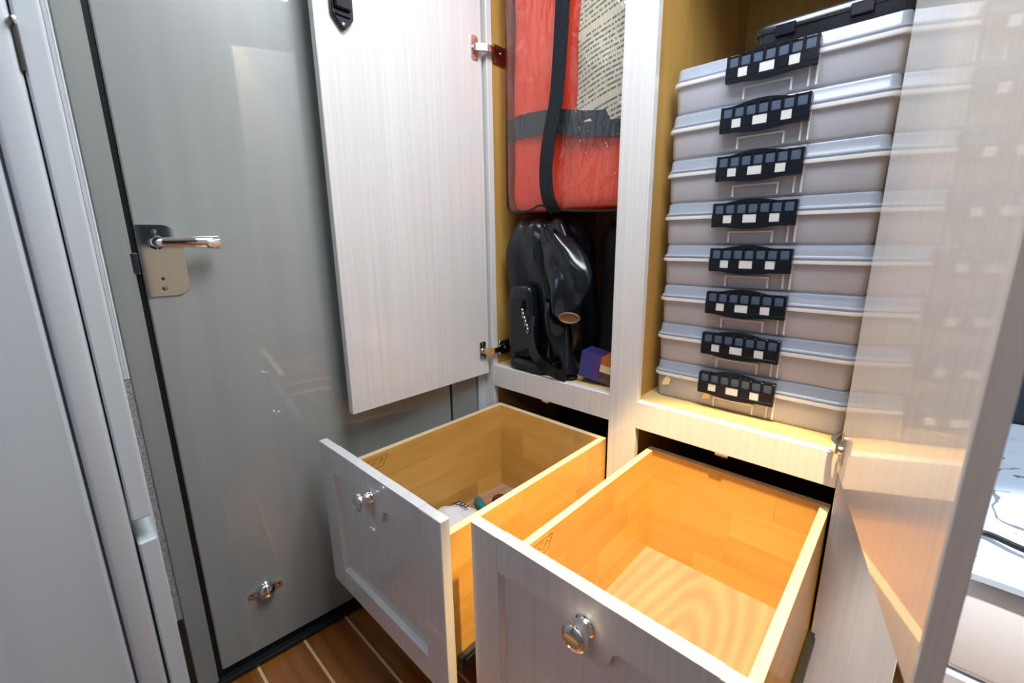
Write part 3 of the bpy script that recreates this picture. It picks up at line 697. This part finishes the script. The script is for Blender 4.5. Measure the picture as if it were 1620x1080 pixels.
# small box at the foot of the stile
MB_ = Matrix.Translation((-.571, .968, zf + .010)) @ Matrix.Rotation(math.radians(8), 4, 'Z') @ Matrix.Rotation(math.radians(9), 4, 'Y') @ Matrix.Diagonal((1, 1, .86, 1))
sbx = thing('card_box', (-.572, .958, zf), 'small indigo card box leaning at the foot of the stile', 'box')
def cb(n, x0, x1, y0, y1, z0, z1, m): mk(n, nb(x0, x1, y0, y1, z0, z1, mtx=MB_), m, sbx)
cb('card_face', -.062, -.024, -.028, .03, 0, .082, 'indigo'); cb('card_band', -.0238, -.006, -.0282, .03, 0, .081, 'violet')
cb('card_side', -.0058, .052, -.028, .03, .056, .080, 'orange_card'); cb('card_side', -.0058, .052, -.0281, .03, .034, .0558, 'cream_card'); cb('card_side', -.0058, .052, -.0279, .03, 0, .0338, 'brown_card')

# ------------------------------------------------------------------ cabinet end at the left, close to the camera
sc_ = thing('side_cabinet', (-.85, -.3, FLOOR), 'pale side cabinet seen end-on at the left edge', 'cabinet')
XE = -.75
mk('end_panel', nb(-.985, XE, -.62, -.0125, FLOOR + .001, CT, .004), 'lacquer_plain', sc_)
mk('end_stile', nb(-.985, XE + .0005, -.0095, .0215, FLOOR + .001, CT, .006, seg=3), 'lacquer_plain', sc_, smooth=True)
mk('groove_back', nb(-.985, XE - .007, -.0125, -.0095, FLOOR + .001, CT), 'groove', sc_)
mk('door', nb(-.985, XE - .001, .0235, .0468, -.373, CT - .06, .0025), 'lacquer_plain', sc_)
mk('drawer_front', nb(-.985, XE - .001, .0245, .0470, -.80, -.408, .0025), 'lacquer_plain', sc_)
mk('drawer_front', nb(-.985, XE - .001, .0245, .0470, -.955, -.805, .0025), 'lacquer_plain', sc_)
mk('hinge_pin', lathe(bmesh.new(), [(0, .006), (.0035, .004), (.004, 0), (.0035, -.003), (0, -.003)], (XE + .002, .0225, .245), (1, 0, 0), 12), 'chrome', sc_, smooth=True)
mk('hinge_slot', nb(XE - .003, XE + .0012, .0205, .0245, .195, .240, .001), 'slotdark', sc_)
mk('trim_8', wb(-.045, .006, .056, .0655, FLOOR + .21, CEIL, .001), 'white_trim', kind='structure', label='white corner strip beside the grey jamb')
mk('trim_13', wb(-.045, .003, .0658, .0715, -.235, CEIL, .0015), 'lacquer_plain', kind='structure', label='pale ridged moulding beside the jamb')
mk('trim_14', wb(-.045, .001, .0717, .0752, -.235, CEIL, .001), 'white_trim', kind='structure', label='thin white bead beside the jamb')
mk('trim_9', wb(-.045, .002, .0658, .075, FLOOR + .21, -.236), 'carpet', kind='structure', label='grey carpet lining beside the jamb')

# ------------------------------------------------------------------ bunk beyond the cabinet
bk = thing('bunk', (.9, 1.5, FLOOR), 'white bunk with mattress beyond the cabinet end', 'bed')
mk('bunk_base', nb(.125, X1 - .01, 1.04, Y1 - .01, FLOOR + .0005, -.80, .004), 'lacquer_plain', bk)
mk('mattress', nb(.135, X1 - .015, 1.045, Y1 - .012, -.7995, -.60, .02, seg=3), 'paper', bk, smooth=True)
mk('headboard', nb(.13, X1 - .01, Y1 - .045, Y1 - .011, -.598, -.15, .01, seg=2), 'slate', bk, smooth=True)
t_ = bmesh.new(); bmesh.ops.create_grid(t_, x_segments=70, y_segments=50, size=1)
for v in t_.verts:
    a, b_ = v.co.x, v.co.y
    X = .14 + (a + 1) / 2 * (X1 - .02 - .14); Yq = 1.03 + (b_ + 1) / 2 * (Y1 - .055 - 1.03)
    h = .012 + .010 * math.sin(Yq * 42 + 1.6 * noise.noise(Vector((X * 4, Yq * 4, 0)))) * .5 + .010 * noise.noise(Vector((X * 6, Yq * 9, 2)))
    z_ = -.598 + max(h, .004)
    if Yq < 1.05: z_ -= 0; 
    v.co = Vector((X, Yq, z_))
g = bmesh.ops.extrude_face_region(t_, geom=list(t_.faces)); bmesh.ops.translate(t_, vec=(0, 0, .012), verts=[e for e in g['geom'] if isinstance(e, bmesh.types.BMVert)])
bmesh.ops.recalc_face_normals(t_, faces=t_.faces)
mk('quilt', t_, 'quilt', smooth=True, label='pale blue quilt with dark handwriting print on the bunk', cat='quilt')
mk('cable', tube(bmesh.new(), smoothpts([(.12, 1.12, -.567), (.165, 1.17, -.563), (.22, 1.15, -.562), (.30, 1.13, -.562), (.42, 1.16, -.561), (.6, 1.2, -.561)], 8), .006, 8), 'black', smooth=True, label='black cable lying across the pale quilt', cat='cable')

# ------------------------------------------------------------------ made-up fixtures for the added lights
def fill_panel(cx, cy, sx, sy, mat, label):  # made-up frame and glowing pane for an added fill light
    r = thing('added_light_panel', (cx, cy, CEIL - .02), label, 'ceiling light'); bm = bmesh.new()
    for a in ((-sx - .03, -sx, -sy - .03, sy + .03), (sx, sx + .03, -sy - .03, sy + .03), (-sx, sx, -sy - .03, -sy), (-sx, sx, sy, sy + .03)):
        box(bm, cx + a[0], cx + a[1], cy + a[2], cy + a[3], CEIL - .024, CEIL - .0005, .002)
    mk('frame', bm, 'white_trim', r); mk('glow_pane', nb(cx - sx, cx + sx, cy - sy, cy + sy, CEIL - .012, CEIL - .001), mat, r)
fill_panel(-.16, .49, .35, .23, 'diff_cool', 'large made-up cool light panel added above the cabinet front')
fill_panel(-.2, -.9, .36, .26, 'diff_cool', 'small made-up cool light panel added behind the camera')
fill_panel(.45, 1.72, .21, .26, 'diff_cool', 'square made-up cool light panel added above the bunk')
for (pc, aim), lab, dm in zip(SPOTS, ('made-up chrome spot on a ceiling stem, standing in for sun on the drawers', 'made-up chrome spot on a ceiling stem, added to brighten the bunk'), ('diff_warm', 'diff_cool')):
    pc = Vector(pc); pd = (Vector(aim) - pc).normalized(); pt = pc - pd * .054
    r = thing('added_spot', pc, lab, 'lamp')  # made-up fixture around the added spot
    mk('shade', lathe(bmesh.new(), [(0, -.055), (.012, -.055), (.026, -.04), (.042, .012), (.038, .012), (.023, -.036), (0, -.04)], pc, pd, 28), 'chrome', r, smooth=True)
    mk('lens', lathe(bmesh.new(), [(0, -.034), (.024, -.034), (.024, -.031), (0, -.031)], pc, pd, 24), dm, r)
    low = .0255 if dm == 'diff_warm' else .0005
    mk('stem', tube(bmesh.new(), [pt, pt + Vector((0, 0, .01)), Vector((pt.x, pt.y, CEIL - low - .011))], .004, 8), 'chrome', r, smooth=True)
    mk('ceiling_rose', lathe(bmesh.new(), [(0, -.012), (.03, -.012), (.035, 0), (0, 0)], (pt.x, pt.y, CEIL - low), (0, 0, 1), 24), 'chrome', r, smooth=True)
